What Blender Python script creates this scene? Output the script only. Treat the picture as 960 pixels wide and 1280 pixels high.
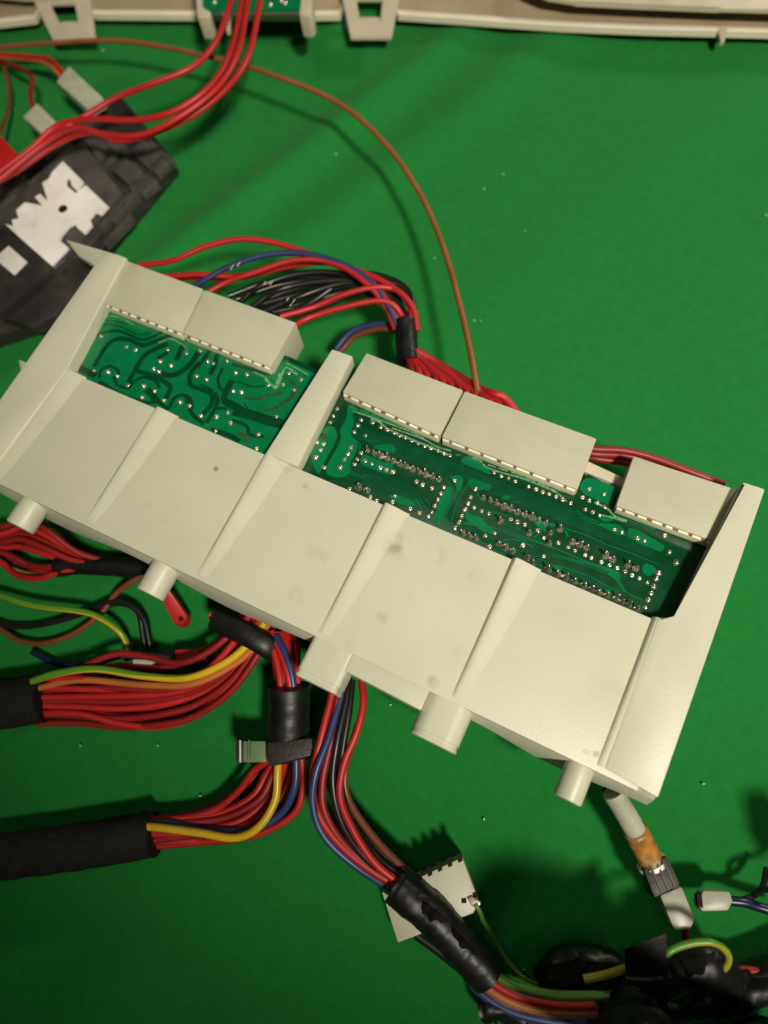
import bpy, bmesh, math, random
from mathutils import Vector, Matrix, noise
random.seed(11)
S = bpy.context.scene
C = S.collection
for o in list(bpy.data.objects): bpy.data.objects.remove(o)

# ------------------------------------------------------------------ camera, world, lamps, exposure
F = 924.0                                   # focal length in pixels of the 960x1280 photograph
ZC = 0.050                                  # height of the cover plane above the cloth (metres)
CAM = Vector((0, 0, ZC + 0.25))
_n = Vector((0.1033, 0.3667, 1.0)).normalized()
_a = Vector((math.cos(0.4699), math.sin(0.4699), 0)); _a = (_a - _n * _a.dot(_n)).normalized()
AX, AZ = _a, -_n
AY = AZ.cross(AX)
def cam2w(v): return Vector((AX.dot(v), AY.dot(v), AZ.dot(v)))
cd = bpy.data.cameras.new('camera'); cam = bpy.data.objects.new('camera', cd); C.objects.link(cam)
cx, cy, cz = cam2w(Vector((1,0,0))), cam2w(Vector((0,-1,0))), cam2w(Vector((0,0,-1)))
m = Matrix(((cx.x,cy.x,cz.x),(cx.y,cy.y,cz.y),(cx.z,cy.z,cz.z))).to_4x4(); m.translation = CAM
cam.matrix_world = m
cd.sensor_fit = 'VERTICAL'; cd.sensor_height = 36; cd.sensor_width = 27; cd.lens = 36 * F / 1280
cd.clip_start = 0.01; cd.clip_end = 20
cd.dof.use_dof = True; cd.dof.focus_distance = 0.262; cd.dof.aperture_fstop = 6.5
S.camera = cam
S.render.resolution_x, S.render.resolution_y = 768, 1024
w = bpy.data.worlds.new('World'); S.world = w; w.use_nodes = True
w.node_tree.nodes['Background'].inputs[0].default_value = (1.0, 0.90, 0.74, 1)
w.node_tree.nodes['Background'].inputs[1].default_value = 0.02
def area(name, loc, target, size, watts, col):
    l = bpy.data.lights.new(name, 'AREA'); l.shape = 'DISK'; l.size = size; l.energy = watts; l.color = col
    o = bpy.data.objects.new(name, l); C.objects.link(o); o.location = loc
    o.rotation_euler = (Vector(target) - Vector(loc)).to_track_quat('-Z', 'Y').to_euler()
    return o
def spot(name, loc, target, radius, watts, col, size, blend):
    l = bpy.data.lights.new(name, 'SPOT'); l.shadow_soft_size = radius; l.energy = watts; l.color = col
    l.spot_size = math.radians(size); l.spot_blend = blend
    o = bpy.data.objects.new(name, l); C.objects.link(o); o.location = loc
    o.rotation_euler = (Vector(target) - Vector(loc)).to_track_quat('-Z', 'Y').to_euler()
    return o
spot('desk_lamp', (0.56, -0.28, 1.14), (-0.10, 0.29, 0.0), 0.075, 90, (1.0, 0.925, 0.755), 36, 0.85)
area('room_lamp', (0.30, 1.10, 0.46), (-0.10, 0.20, 0.0), 0.12, 3.6, (1.0, 0.92, 0.75))
area('overhead_fill', (-0.15, 0.1, 1.6), (-0.08, 0.1, 0.0), 0.5, 1.4, (1.0, 0.93, 0.78))  # added overhead fill to lift the ambient level
S.view_settings.view_transform = 'Standard'; S.view_settings.look = 'None'
S.view_settings.exposure = 0.0; S.view_settings.gamma = 1.0

# ------------------------------------------------------------------ helpers
def P(px, py, z=ZC):
    r = cam2w(Vector(((px - 480) / F, (py - 640) / F, 1)))
    return CAM + r * ((z - CAM.z) / r.z)
def Pf(px, py, zf):
    z = ZC
    for _ in range(8):
        p = P(px, py, z); z = zf(p.x, p.y)
    return P(px, py, z)

MATS = {}
def mat(name, col, rough=0.5, noise=0.0, nscale=60, bump=0.0, bscale=400, metal=0.0, sss=0.0, spec=0.5, trans=0.0, coat=0.0, stain=None, sheen=0.0):
    if name in MATS: return MATS[name]
    M = bpy.data.materials.new(name); M.use_nodes = True; MATS[name] = M
    nt = M.node_tree; b = nt.nodes['Principled BSDF']; L = nt.links.new
    b.inputs['Base Color'].default_value = (*col, 1); b.inputs['Roughness'].default_value = rough
    b.inputs['Metallic'].default_value = metal; b.inputs['Specular IOR Level'].default_value = spec
    b.inputs['Transmission Weight'].default_value = trans; b.inputs['Coat Weight'].default_value = coat
    b.inputs['Coat Roughness'].default_value = 0.15; b.inputs['Sheen Weight'].default_value = sheen
    if sss:
        b.inputs['Subsurface Weight'].default_value = sss
        b.inputs['Subsurface Radius'].default_value = (0.003, 0.0025, 0.0015); b.inputs['Subsurface Scale'].default_value = 1.0
    tc = nt.nodes.new('ShaderNodeTexCoord')
    out = None
    if noise:
        n = nt.nodes.new('ShaderNodeTexNoise'); n.inputs['Scale'].default_value = nscale; n.inputs['Detail'].default_value = 5
        L(tc.outputs['Object'], n.inputs['Vector'])
        mx = nt.nodes.new('ShaderNodeMix'); mx.data_type = 'RGBA'
        mx.inputs['A'].default_value = (*[c * (1 - noise) for c in col], 1); mx.inputs['B'].default_value = (*[min(1, c * (1 + noise)) for c in col], 1)
        mr = nt.nodes.new('ShaderNodeMapRange'); mr.inputs['From Min'].default_value = 0.3; mr.inputs['From Max'].default_value = 0.7
        L(n.outputs['Fac'], mr.inputs['Value']); L(mr.outputs['Result'], mx.inputs['Factor']); out = mx.outputs['Result']
        rr = nt.nodes.new('ShaderNodeMapRange'); rr.inputs['To Min'].default_value = max(.03, rough - .08); rr.inputs['To Max'].default_value = min(1, rough + .1)
        L(n.outputs['Fac'], rr.inputs['Value']); L(rr.outputs['Result'], b.inputs['Roughness'])
    if stain:
        n2 = nt.nodes.new('ShaderNodeTexNoise'); n2.inputs['Scale'].default_value = stain[0]; n2.inputs['Detail'].default_value = 6; n2.inputs['Roughness'].default_value = .62
        L(tc.outputs['Object'], n2.inputs['Vector'])
        r2 = nt.nodes.new('ShaderNodeMapRange'); r2.inputs['From Min'].default_value = stain[1]; r2.inputs['From Max'].default_value = stain[2]; r2.inputs['To Max'].default_value = stain[4]
        L(n2.outputs['Fac'], r2.inputs['Value'])
        m2 = nt.nodes.new('ShaderNodeMix'); m2.data_type = 'RGBA'; m2.inputs['B'].default_value = (*stain[3], 1)
        if out: L(out, m2.inputs['A'])
        else: m2.inputs['A'].default_value = (*col, 1)
        L(r2.outputs['Result'], m2.inputs['Factor']); out = m2.outputs['Result']
    if out: L(out, b.inputs['Base Color'])
    if bump:
        n3 = nt.nodes.new('ShaderNodeTexNoise'); n3.inputs['Scale'].default_value = bscale; n3.inputs['Detail'].default_value = 4
        L(tc.outputs['Object'], n3.inputs['Vector'])
        bp = nt.nodes.new('ShaderNodeBump'); bp.inputs['Strength'].default_value = 1.0; bp.inputs['Distance'].default_value = bump
        L(n3.outputs['Fac'], bp.inputs['Height']); L(bp.outputs['Normal'], b.inputs['Normal'])
    return M

CREAM = mat('cream_plastic', (0.530, 0.530, 0.418), 0.42, .035, 45, 0.00004, 900, sss=.06, stain=(38, .60, .74, (.42, .39, .30), .55))
def smudges(M, spots):
    nt = M.node_tree; L = nt.links.new; b = nt.nodes['Principled BSDF']; cur = b.inputs['Base Color'].links[0].from_socket
    tc = nt.nodes.new('ShaderNodeTexCoord'); nz = nt.nodes.new('ShaderNodeTexNoise'); nz.inputs['Scale'].default_value = 160; nz.inputs['Detail'].default_value = 6
    L(tc.outputs['Object'], nz.inputs['Vector'])
    for c, r, col, amt in spots:
        d = nt.nodes.new('ShaderNodeVectorMath'); d.operation = 'DISTANCE'; d.inputs[1].default_value = c; L(tc.outputs['Object'], d.inputs[0])
        f = nt.nodes.new('ShaderNodeMapRange'); f.inputs['From Min'].default_value = r; f.inputs['From Max'].default_value = r * .1; f.interpolation_type = 'SMOOTHSTEP'; L(d.outputs['Value'], f.inputs['Value'])
        q = nt.nodes.new('ShaderNodeMapRange'); q.inputs['From Min'].default_value = .40; q.inputs['From Max'].default_value = .62; L(nz.outputs['Fac'], q.inputs['Value'])
        m1 = nt.nodes.new('ShaderNodeMath'); m1.operation = 'MULTIPLY'; L(f.outputs['Result'], m1.inputs[0]); L(q.outputs['Result'], m1.inputs[1])
        m2 = nt.nodes.new('ShaderNodeMath'); m2.operation = 'MULTIPLY'; m2.inputs[1].default_value = amt * .75; L(m1.outputs[0], m2.inputs[0])
        mx = nt.nodes.new('ShaderNodeMix'); mx.data_type = 'RGBA'; mx.inputs['B'].default_value = (*col, 1)
        L(cur, mx.inputs['A']); L(m2.outputs[0], mx.inputs['Factor']); cur = mx.outputs['Result']
    L(cur, b.inputs['Base Color'])
GREY = (.20, .19, .16)
smudges(CREAM, [(P(497, 684), .007, GREY, .75), (P(398, 695), .006, GREY, .35), (P(370, 745), .004, GREY, .5), (P(270, 586), .0016, (.1, .09, .07), 1.0), (P(478, 771), .0035, GREY, .6), (P(542, 852), .003, (.15, .14, .11), .9),
    (P(548, 693), .004, GREY, .4), (P(590, 725), .006, GREY, .25), (P(382, 607), .002, (.12, .11, .09), .8), (P(733, 938), .002, (.12, .11, .09), .9), (P(745, 942), .0018, (.12, .11, .09), .9), (P(808, 990), .006, (.25, .22, .14), .7), (P(760, 860), .010, GREY, .15), (P(200, 640), .012, GREY, .15), (P(440, 800), .006, (.35, .36, .2), .5), (P(640, 800), .012, (.5, .47, .33), .4)])
CREAM2 = mat('connector_nylon', (0.448, 0.448, 0.336), 0.5, .05, 70, 0.00006, 700, sss=.08, stain=(90, .62, .78, (.46, .42, .30), .4))
CREAM3 = mat('panel_plastic', (0.50, 0.45, 0.35), 0.45, .05, 30, 0.00004, 600, stain=(25, .55, .8, (.36, .29, .2), .6))
LIT_FACE = mat('connector_lit_face', (0.80, 0.76, 0.56), 0.4, .06, 200)  # connector plastic paled: the lit front face is put into the colour
SLOT = mat('slot_brown', (0.24, 0.14, 0.065), 0.6, .3, 300)
RED = mat('red_wire_pvc', (0.40, 0.013, 0.013), 0.46, .16, 40, 0.00003, 500)
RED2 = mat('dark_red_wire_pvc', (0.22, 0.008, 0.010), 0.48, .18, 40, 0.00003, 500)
REDTAPE = mat('red_sleeve', (0.40, 0.010, 0.012), 0.45, .15, 80, 0.0001, 300)
BLUE = mat('blue_wire_pvc', (0.026, 0.040, 0.125), 0.38, .2, 40)
NAVY = mat('navy_wire_pvc', (0.008, 0.014, 0.05), 0.35, .2, 40)
BLACKW = mat('black_wire_pvc', (0.010, 0.009, 0.009), 0.35, .2, 40)
BROWN = mat('brown_wire_pvc', (0.245, 0.080, 0.026), 0.42, .18, 60)
BROWN2 = mat('dull_brown_wire_pvc', (0.16, 0.045, 0.020), 0.4, .2, 60)
ORANGE = mat('tan_orange_wire_pvc', (0.42, 0.13, 0.035), 0.35, .15, 60)
YEL = mat('yellow_wire_pvc', (0.56, 0.36, 0.015), 0.35, .12, 60)
GRN = mat('green_wire_stripe', (0.09, 0.25, 0.02), 0.35, .12, 60)
YG = mat('yellow_green_pvc', (0.34, 0.33, 0.03), 0.35, .12, 60)
TAPE = mat('black_vinyl_tape', (0.006, 0.006, 0.006), 0.42, .3, 160, 0.00014, 420, spec=.42)
CLOTHTAPE = mat('black_cloth_tape', (0.010, 0.009, 0.008), 0.8, .35, 500, 0.0004, 1100, spec=.25)
BLKPL = mat('black_plastic', (0.022, 0.020, 0.019), 0.5, .35, 60, 0.0002, 500, stain=(60, .55, .75, (.07, .06, .05), .6))
BLKPL2 = mat('black_plastic_highlit', (0.060, 0.055, 0.050), 0.52, .35, 90, 0.0002, 400)  # black lightened on raised parts, their highlights put into the colour
HOLEM = mat('hole_shade', (0.004, 0.004, 0.004), 0.9)  # near-black pieces laid on surfaces as the shade inside holes
STEEL = mat('zinc_plate', (0.92, 0.90, 0.87), 0.45, .06, 60, 0.00006, 500, metal=.12, stain=(70, .5, .8, (.55, .5, .47), .5))
TIN = mat('solder_tin', (0.60, 0.555, 0.47), 0.27, .3, 900, 0.0002, 1500, metal=.88)
PCBL = mat('solder_mask_over_copper', (0.001, 0.150, 0.052), 0.22, .10, 120, 0.00002, 600, coat=.25)
PCBD = mat('solder_mask_bare', (0.001, 0.046, 0.016), 0.22, .12, 200, 0.00002, 600, coat=.25)
PCBM = mat('solder_mask_track', (0.001, 0.085, 0.034), 0.24, .12, 200)
FLUX = mat('flux_residue', (0.13, 0.29, 0.15), 0.35, .5, 900, 0.0002, 1200)
FLUX2 = mat('burnt_flux', (0.020, 0.080, 0.028), 0.3, .35, 500)
CLEAR = mat('translucent_nylon', (0.42, 0.43, 0.34), 0.38, .14, 150, sss=.2, trans=.08)
AMBER = mat('amber_sleeve', (0.36, 0.165, 0.035), 0.22, .45, 200, sss=.15, stain=(120, .5, .62, (.5, .42, .3), .8))
WHITEP = mat('white_print', (0.42, 0.41, 0.39), 0.6, .1, 200)
LABELM = mat('label_paper', (0.62, 0.60, 0.57), 0.6, .08, 150)
GREENCLIP = mat('green_clip_plastic', (0.13, 0.20, 0.10), 0.35, .12, 120, sss=.1)
LINT = mat('lint_fibre', (0.55, 0.62, 0.52), 0.9)

def tag(o, label=None, cat=None, group=None, kind=None):
    if label: o['label'] = label
    if cat: o['category'] = cat
    if group: o['group'] = group
    if kind: o['kind'] = kind
    return o
def thing(name, label, cat, loc, group=None):
    o = bpy.data.objects.new(name, None); C.objects.link(o); o.location = loc; o.empty_display_size = 0.01
    return tag(o, label, cat, group)
def put(name, me, parent=None, mats=()):
    o = bpy.data.objects.new(name, me); C.objects.link(o)
    for q in mats: me.materials.append(q)
    if parent is not None:
        o.parent = parent
        if parent.type == 'EMPTY': o.matrix_parent_inverse = Matrix.Translation(-Vector(parent.location))
    return o
def finish(bm, name, material, parent=None, smooth=True, angle=35):
    bmesh.ops.recalc_face_normals(bm, faces=bm.faces[:])
    me = bpy.data.meshes.new(name); bm.to_mesh(me); bm.free()
    if smooth:
        me.polygons.foreach_set('use_smooth', [True] * len(me.polygons)); me.set_sharp_from_angle(angle=math.radians(angle))
    return put(name, me, parent, [material])
def bm_prism(bm, top, bot, bevel=0.0, seg=2):
    a = [bm.verts.new(p) for p in top]; b = [bm.verts.new(p) for p in bot]; n = len(a)
    fs = [bm.faces.new(a), bm.faces.new(b[::-1])]
    for i in range(n): fs.append(bm.faces.new((a[i], b[i], b[(i+1) % n], a[(i+1) % n])))
    if bevel:
        es = list({e for f in fs for e in f.edges})
        bmesh.ops.bevel(bm, geom=es, offset=bevel, segments=seg, affect='EDGES', profile=.6, clamp_overlap=True)
def prism(name, top, zb, material, parent=None, bevel=0.0004, taper=0.0, seg=2):
    """top: 3-D points; extruded straight down to zb (or down by -zb when negative)"""
    bm = bmesh.new(); c = sum((Vector(p) for p in top), Vector()) / len(top)
    bot = []
    for p in top:
        p = Vector(p); z = p.z + zb if zb < 0 else zb
        q = c + (p - c) * (1 + taper); bot.append((q.x, q.y, z))
    bm_prism(bm, top, bot, bevel, seg)
    return finish(bm, name, material, parent)
def prism_px(name, pix, z, zb, material, parent=None, bevel=0.0004, taper=0.0):
    return prism(name, [P(q[0], q[1], q[2] if len(q) > 2 else z) for q in pix], zb, material, parent, bevel, taper)
def box(name, x0, x1, y0, y1, z0, z1, material, parent=None, bevel=0.0004):
    return prism(name, [(x0,y0,z1),(x1,y0,z1),(x1,y1,z1),(x0,y1,z1)], z0, material, parent, bevel)
def catmull(pts, per=8):
    pts = [Vector(p) for p in pts]
    if len(pts) == 2: return [pts[0].lerp(pts[1], i / per) for i in range(per + 1)]
    e = [pts[0] * 2 - pts[1]] + pts + [pts[-1] * 2 - pts[-2]]; out = []
    for i in range(1, len(e) - 2):
        p0, p1, p2, p3 = e[i-1:i+3]
        for k in range(per):
            t = k / per
            out.append(.5 * ((2*p1) + (p2-p0)*t + (2*p0-5*p1+4*p2-p3)*t*t + (3*p1-p0-3*p2+p3)*t**3))
    out.append(pts[-1]); return out
def tube_mesh(pts, r, sides=10, per=8, flat=1.0, rough=0.0, rfun=None, twist=0.0, split=0):
    c = catmull(pts, per); V = []; Fc = []; MI = []
    n = len(c); up = Vector((0, 0, 1))
    for i, p in enumerate(c):
        t = (c[min(i+1, n-1)] - c[max(i-1, 0)]).normalized()
        u = up if abs(t.z) < .95 else Vector((0, 1, 0))
        s = t.cross(u).normalized(); v = s.cross(t).normalized()
        rr = r * (rfun(i / (n - 1)) if rfun else 1)
        for k in range(sides):
            a = 2 * math.pi * k / sides + twist * i
            q = rr * (1 + (random.uniform(-rough, rough) if rough else 0))
            V.append(p + s * (math.cos(a) * q) + v * (math.sin(a) * q * flat))
    for i in range(n - 1):
        for k in range(sides):
            a, b = i*sides + k, i*sides + (k+1) % sides
            Fc.append((a, b, b + sides, a + sides)); MI.append(1 if split and k < split else 0)
    Fc.append(tuple(range(sides))[::-1]); Fc.append(tuple((n-1)*sides + k for k in range(sides))); MI += [0, 0]
    me = bpy.data.meshes.new('tube'); me.from_pydata([tuple(v) for v in V], [], Fc)
    me.polygons.foreach_set('material_index', MI)
    me.polygons.foreach_set('use_smooth', [True] * len(me.polygons)); me.set_sharp_from_angle(angle=math.radians(60))
    me.update(); return me
def tube(name, pts, r, material, parent=None, **k):
    mats = list(material) if isinstance(material, (list, tuple)) else [material]
    if len(mats) > 1: k.setdefault('split', 5); k.setdefault('twist', .035)
    me = tube_mesh(pts, r, **k); me.name = name
    return put(name, me, parent, mats)
def tape(name, pts, r, material, parent=None, **k):
    """wrapped tape: a tube with soft wrinkles and the step of each overlapping turn"""
    rf = k.pop('rfun', None); n = len(pts) - 1; amt = k.pop('rough', .05) * 2.2; k['sides'] = 30
    L = sum((Vector(pts[i+1]) - Vector(pts[i])).length for i in range(n)); turns = max(1.3, L / .014); ph = random.random()
    k['rfun'] = lambda t: (rf(t) if rf else 1) * (1.015 - .03 * ((t * turns + ph + .3 * math.sin(t * 7)) % 1.0))
    k['per'] = max(8, int(L / n / .0006)); off = Vector((random.random() * 9, ph * 7, 0))
    o = tube(name, pts, r, material, parent, **k); me = o.data
    me.polygons.foreach_set('use_smooth', [True] * len(me.polygons))
    nr = [v.normal.copy() for v in me.vertices]
    for v, q in zip(me.vertices, nr):
        c = v.co + off
        d = noise.noise(c * 130) * .55 + (1 - 2 * abs(noise.noise(c * 260 + off))) * .3 + noise.noise(c * 60) * .6
        v.co += q * (r * amt * d)
    me.set_sharp_from_angle(angle=math.radians(48)); me.update(); return o
def wire(pix, r, material, parent, name='wire', **k):
    return tube(name, [P(*q) for q in pix], r, material, parent, **k)
def fan(A, B, n, mats, r, parent, jit=.05, zj=.002, order=None, per=7, power=1.0):
    """n wires spread between the pixel paths A and B (same length, each with its height)"""
    out = []
    for i in range(n):
        t = i / max(1, n - 1); ph = random.uniform(0, 6.28); dz = random.uniform(-zj, zj); pts = []
        for j, (a, b) in enumerate(zip(A, B)):
            tt = t + jit * math.sin(ph + j * 1.1)
            q = [a[d] + (b[d] - a[d]) * tt for d in range(3)]
            q[2] = max(r, q[2] + dz * math.sin(math.pi * min(1, (j + .3) / len(A))) + .0015 * math.sin(ph * 2 + j * .8))
            pts.append(P(*q))
        out.append(tube('wire', pts, r, mats[i % len(mats)], parent, per=per))
    return out

# ------------------------------------------------------------------ the cloth
def cloth_mesh():
    x0, x1, y0, y1, n = -0.95, 0.45, -0.35, 0.85, 260
    V = []; Fc = []
    d = Vector((-.51, -1.295)).normalized(); e = Vector((-d.y, d.x))
    folds = [(P(400, 175, 0).xy, .010, .22, .0034), (P(560, 150, 0).xy, .014, .20, .0040), (P(700, 300, 0).xy, .02, .25, .0012), (P(250, 1180, 0).xy, .03, .3, .0012), (P(330, 230, 0).xy, .012, .12, .0030)]  # the taller ridges are shaped in to give diagonal shade bands
    for j in range(n + 1):
        for i in range(n + 1):
            x = x0 + (x1 - x0) * i / n; y = y0 + (y1 - y0) * j / n
            z = .0005 * math.sin(x * 31 + 2 * math.sin(y * 17)) * math.sin(y * 27 + 1.3 * math.sin(x * 23)) + .00025 * math.sin(x*71+y*53) 
            for c, wd, ln, h in folds:
                q = Vector((x, y)) - c; a, b = q.dot(e), q.dot(d)
                z += h * math.exp(-(a / wd) ** 2 - (b / ln) ** 4)
            V.append((x, y, z - .0012))
    for j in range(n):
        for i in range(n):
            a = j * (n + 1) + i; Fc.append((a, a + 1, a + n + 2, a + n + 1))
    me = bpy.data.meshes.new('green_cloth'); me.from_pydata(V, [], Fc); me.polygons.foreach_set('use_smooth', [True] * len(me.polygons))
    M = mat('green_felt_cloth', (0.012, 0.170, 0.031), 0.95, .07, 260, spec=.08, sheen=.05)
    nt = M.node_tree; L = nt.links.new; b = nt.nodes['Principled BSDF']
    tc = nt.nodes.new('ShaderNodeTexCoord'); prev = None
    for sc, rot, dist in ((2600, .45, .00004), (2600, .45 + math.pi / 2, .00004)):
        mp = nt.nodes.new('ShaderNodeMapping'); mp.inputs['Rotation'].default_value[2] = rot
        wv = nt.nodes.new('ShaderNodeTexWave'); wv.inputs['Scale'].default_value = sc / 6.28 * 1.0; wv.inputs['Distortion'].default_value = 2.5; wv.inputs['Detail'].default_value = 2
        L(tc.outputs['Object'], mp.inputs['Vector']); L(mp.outputs['Vector'], wv.inputs['Vector'])
        bp = nt.nodes.new('ShaderNodeBump'); bp.inputs['Distance'].default_value = dist; bp.inputs['Strength'].default_value = .8
        L(wv.outputs['Fac'], bp.inputs['Height'])
        if prev: L(prev, bp.inputs['Normal'])
        prev = bp.outputs['Normal']
    ns = nt.nodes.new('ShaderNodeTexNoise'); ns.inputs['Scale'].default_value = 900; ns.inputs['Detail'].default_value = 3
    L(tc.outputs['Object'], ns.inputs['Vector'])
    bp = nt.nodes.new('ShaderNodeBump'); bp.inputs['Distance'].default_value = .0002; L(ns.outputs['Fac'], bp.inputs['Height']); L(prev, bp.inputs['Normal']); L(bp.outputs['Normal'], b.inputs['Normal'])
    o = put('green_cloth', me, None, [M]); o['kind'] = 'structure'; return o
cloth_mesh()

# ------------------------------------------------------------------ the control housing
ZB = ZC - 0.0055                                            # top of the circuit board
hs = thing('control_housing', 'long cream plastic control housing with ribbed cover and round pegs over green circuit board', 'housing', (-0.08, 0.075, 0))
box('cover', -0.2105, 0.0500, 0.0215, 0.0748, ZC - .003, ZC, CREAM, hs, .0009)
box('tray', -0.195, 0.043, 0.040, 0.100, 0.0005, ZB - .006, CREAM, hs, .001)
# front wall with a bowed lower edge
def front_wall(x0, x1, dips):
    n = 90; bm = bmesh.new(); rows = []
    for i in range(n + 1):
        x = x0 + (x1 - x0) * i / n
        d = .009 + .011 * (math.sin((x - x0) / (x1 - x0) * math.pi * dips) ** 2)
        prof = [(.0232, -.0006), (.0222, -.0012), (.0212, -.0030), (.0205 - .08 * d, -d), (.0222 - .08 * d, -d - .0004), (.0236, -.0040)]
        rows.append([bm.verts.new((x, y, ZC + z)) for y, z in prof])
    for i in range(n):
        for k in range(5): bm.faces.new((rows[i][k], rows[i+1][k], rows[i+1][k+1], rows[i][k+1]))
    bm.faces.new(rows[0]); bm.faces.new(rows[-1][::-1])
    return finish(bm, 'front_wall', CREAM, hs)
front_wall(-0.224, -0.0640, 2); front_wall(-0.0060, 0.0555, 1)
# ribs: wedges, high at the board edge and running out towards the front
for i, rx in enumerate((-0.2092, -0.1640, -0.1138, -0.0636, -0.0135, 0.0360)):
    hb = (.0010, .0014, .0017, .0019, .0021, .0021)[i]; bm = bmesh.new(); rings = []
    for y, f in ((.0752, 1.0), (.062, .86), (.050, .66), (.038, .42), (.028, .2), (.0235, .06)):
        wd = .0046 + .0058 * f; h = hb * f
        prof = [(-.0002, -.0006), (0, .00005), (.0007, h * .8), (.0012, h), (.0030 * (.5 + .5 * f), h * .96), (wd * .58, h * .52), (wd * .80, h * .16), (wd, -.0001), (wd, -.0006)]
        rings.append([bm.verts.new((rx + a, y, ZC + b)) for a, b in prof])
    for a, b in zip(rings, rings[1:]):
        for k in range(8): bm.faces.new((a[k], a[k+1], b[k+1], b[k]))
    bm.faces.new(rings[0]); bm.faces.new(rings[-1][::-1])
    finish(bm, 'rib', CREAM, hs, angle=40)
# bars
zl = ZC + .0012
lb = prism('side_bar', [(-.2260, .1300, zl), (-.2260, .0225, zl), (-.2094, .0225, zl), (-.2078, .0750, zl), (-.2146, .1315, zl), (-.2190, .1312, zl)], ZC - .016, CREAM, hs, .0009)
zr = lambda x, y: ZC + .0004 + .0046 * max(0, (y - .022) / .112)
prism('side_bar', [Pf(929, 602, zr), Pf(957, 611, zr), Pf(823, 998, zr), Vector((.0385, .0236, zr(0, .0236))), Vector((.0374, .0752, zr(0, .0752))), Pf(845, 774, zr)], ZC - .014, CREAM, hs, .0009)
zm = lambda x, y: ZC + .0015
prism('centre_bar', [Pf(415, 436, zm), Pf(441, 445, zm), Pf(372, 583, zm), Pf(331, 568, zm)], ZB + .0002, CREAM, hs, .0007)
prism_px('corner_tab', [(82, 299, ZC - .008), (150, 319, ZC - .001), (121, 334, ZC - .002), (98, 320, ZC - .009)], ZC, -.003, CREAM, hs, .0006)
prism_px('hook', [(23, 449, ZC - .006), (36, 454, ZC - .004), (34, 467, ZC - .004), (26, 463, ZC - .006)], ZC, -.006, CREAM, hs, .0005)
prism_px('rear_rim', [(726, 572), (786, 600), (783, 611), (722, 586)], ZB - .002, -.012, CREAM3, hs, .0005)
# pegs and bosses on the front edge
def peg(x, r, y0, y1, zc):
    bm = bmesh.new(); n = 28; prof = [(y0, r), (y1 + .0006, r * .985), (y1 + .00015, r * .95), (y1, r * .86)]; rings = []
    for y, q in prof: rings.append([bm.verts.new((x + q * math.cos(2*math.pi*k/n), y, zc + q * math.sin(2*math.pi*k/n))) for k in range(n)])
    for a, b in zip(rings, rings[1:]):
        for k in range(n): bm.faces.new((a[k], a[(k+1) % n], b[(k+1) % n], b[k]))
    bm.faces.new(rings[-1]); bm.faces.new(rings[0][::-1])
    return finish(bm, 'peg', CREAM, hs)
peg(-.1905, .0057, .0225, .0105, ZC - .0062); peg(-.1284, .0055, .0225, .0096, ZC - .0060); peg(.0322, .0047, .0225, .0099, ZC - .0052)
def boss(x0, x1, y0, y1, r):
    bm = bmesh.new(); rings = []; pf = []
    zc0 = ZC - .0002; h = .012
    for k in range(9): a = math.pi - math.pi / 2 * k / 8; pf.append((x0 + r + r * math.cos(a), zc0 - r + r * math.sin(a)))
    for k in range(9): a = math.pi / 2 - math.pi / 2 * k / 8; pf.append((x1 - r + r * math.cos(a), zc0 - r + r * math.sin(a)))
    pf += [(x1, zc0 - h), (x0, zc0 - h)]
    xc = (x0 + x1) / 2; zz = zc0 - h / 2
    for y, s in ((y0, 1.0), (y1 + .0026, 1.0), (y1 + .0024, .965), (y1 + .0013, .965), (y1 + .0011, 1.0), (y1 + .0004, 1.0), (y1, .95)):
        rings.append([bm.verts.new((xc + (a - xc) * s, y, zz + (b - zz) * s)) for a, b in pf])
    n = len(pf)
    for a, b in zip(rings, rings[1:]):
        for k in range(n): bm.faces.new((a[k], a[(k+1) % n], b[(k+1) % n], b[k]))
    bm.faces.new(rings[-1]); bm.faces.new(rings[0][::-1])
    return finish(bm, 'boss', CREAM, hs, angle=30)
boss(-.0648, -.0487, .0235, .0072, .0020); boss(-.0216, -.0050, .0235, .0072, .0052)
prism('front_ledge', [(-.0495, .0222, ZC - .0003), (-.0495, .0155, ZC - .0003), (-.0208, .0148, ZC - .0003), (-.0208, .0222, ZC - .0003)], ZC - .010, CREAM, hs, .0006)

# ------------------------------------------------------------------ circuit board
W = lambda x, y: Vector((x, y, ZB))
outline = [W(-.2175, .066), W(.046, .066), W(.050, .112), P(781, 618, ZB), P(735, 592, ZB), P(716, 614, ZB), P(560, 548, ZB), P(430, 492, ZB), P(404, 466, ZB), P(357, 445, ZB), P(343, 460, ZB), P(240, 416, ZB), P(128, 374, ZB), W(-.2235, .110)]
pcb = prism('circuit_board', outline, ZB - .0016, PCBD, hs, 0.0002)
def zm_(reg, pts, s=6.0): return [(reg[0] + x / s, reg[1] + y / s) for x, y in pts]
RA, RB, RC, RD, RE, RF, RG = (90,370), (230,410), (370,480), (490,530), (580,560), (690,580), (690,640)
def chaikin(p, it=2):
    for _ in range(it):
        q = []
        for i in range(len(p)):
            a, b = p[i], p[(i+1) % len(p)]
            q += [(a[0]*.78+b[0]*.22, a[1]*.78+b[1]*.22), (a[0]*.22+b[0]*.78, a[1]*.22+b[1]*.78)]
        p = q
    return p
def sheet(name, polys, dz, material, closed=True):
    bm = bmesh.new()
    for i, p in enumerate(polys):
        if i: p = chaikin(p)
        vs = [P(x, y, ZB + dz + .000004 * i) for x, y in p]
        bm_prism(bm, vs, [v - Vector((0, 0, dz * .9)) for v in vs])
    o = finish(bm, name, material, pcb, smooth=False); o['kind'] = 'stuff'; return o
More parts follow.
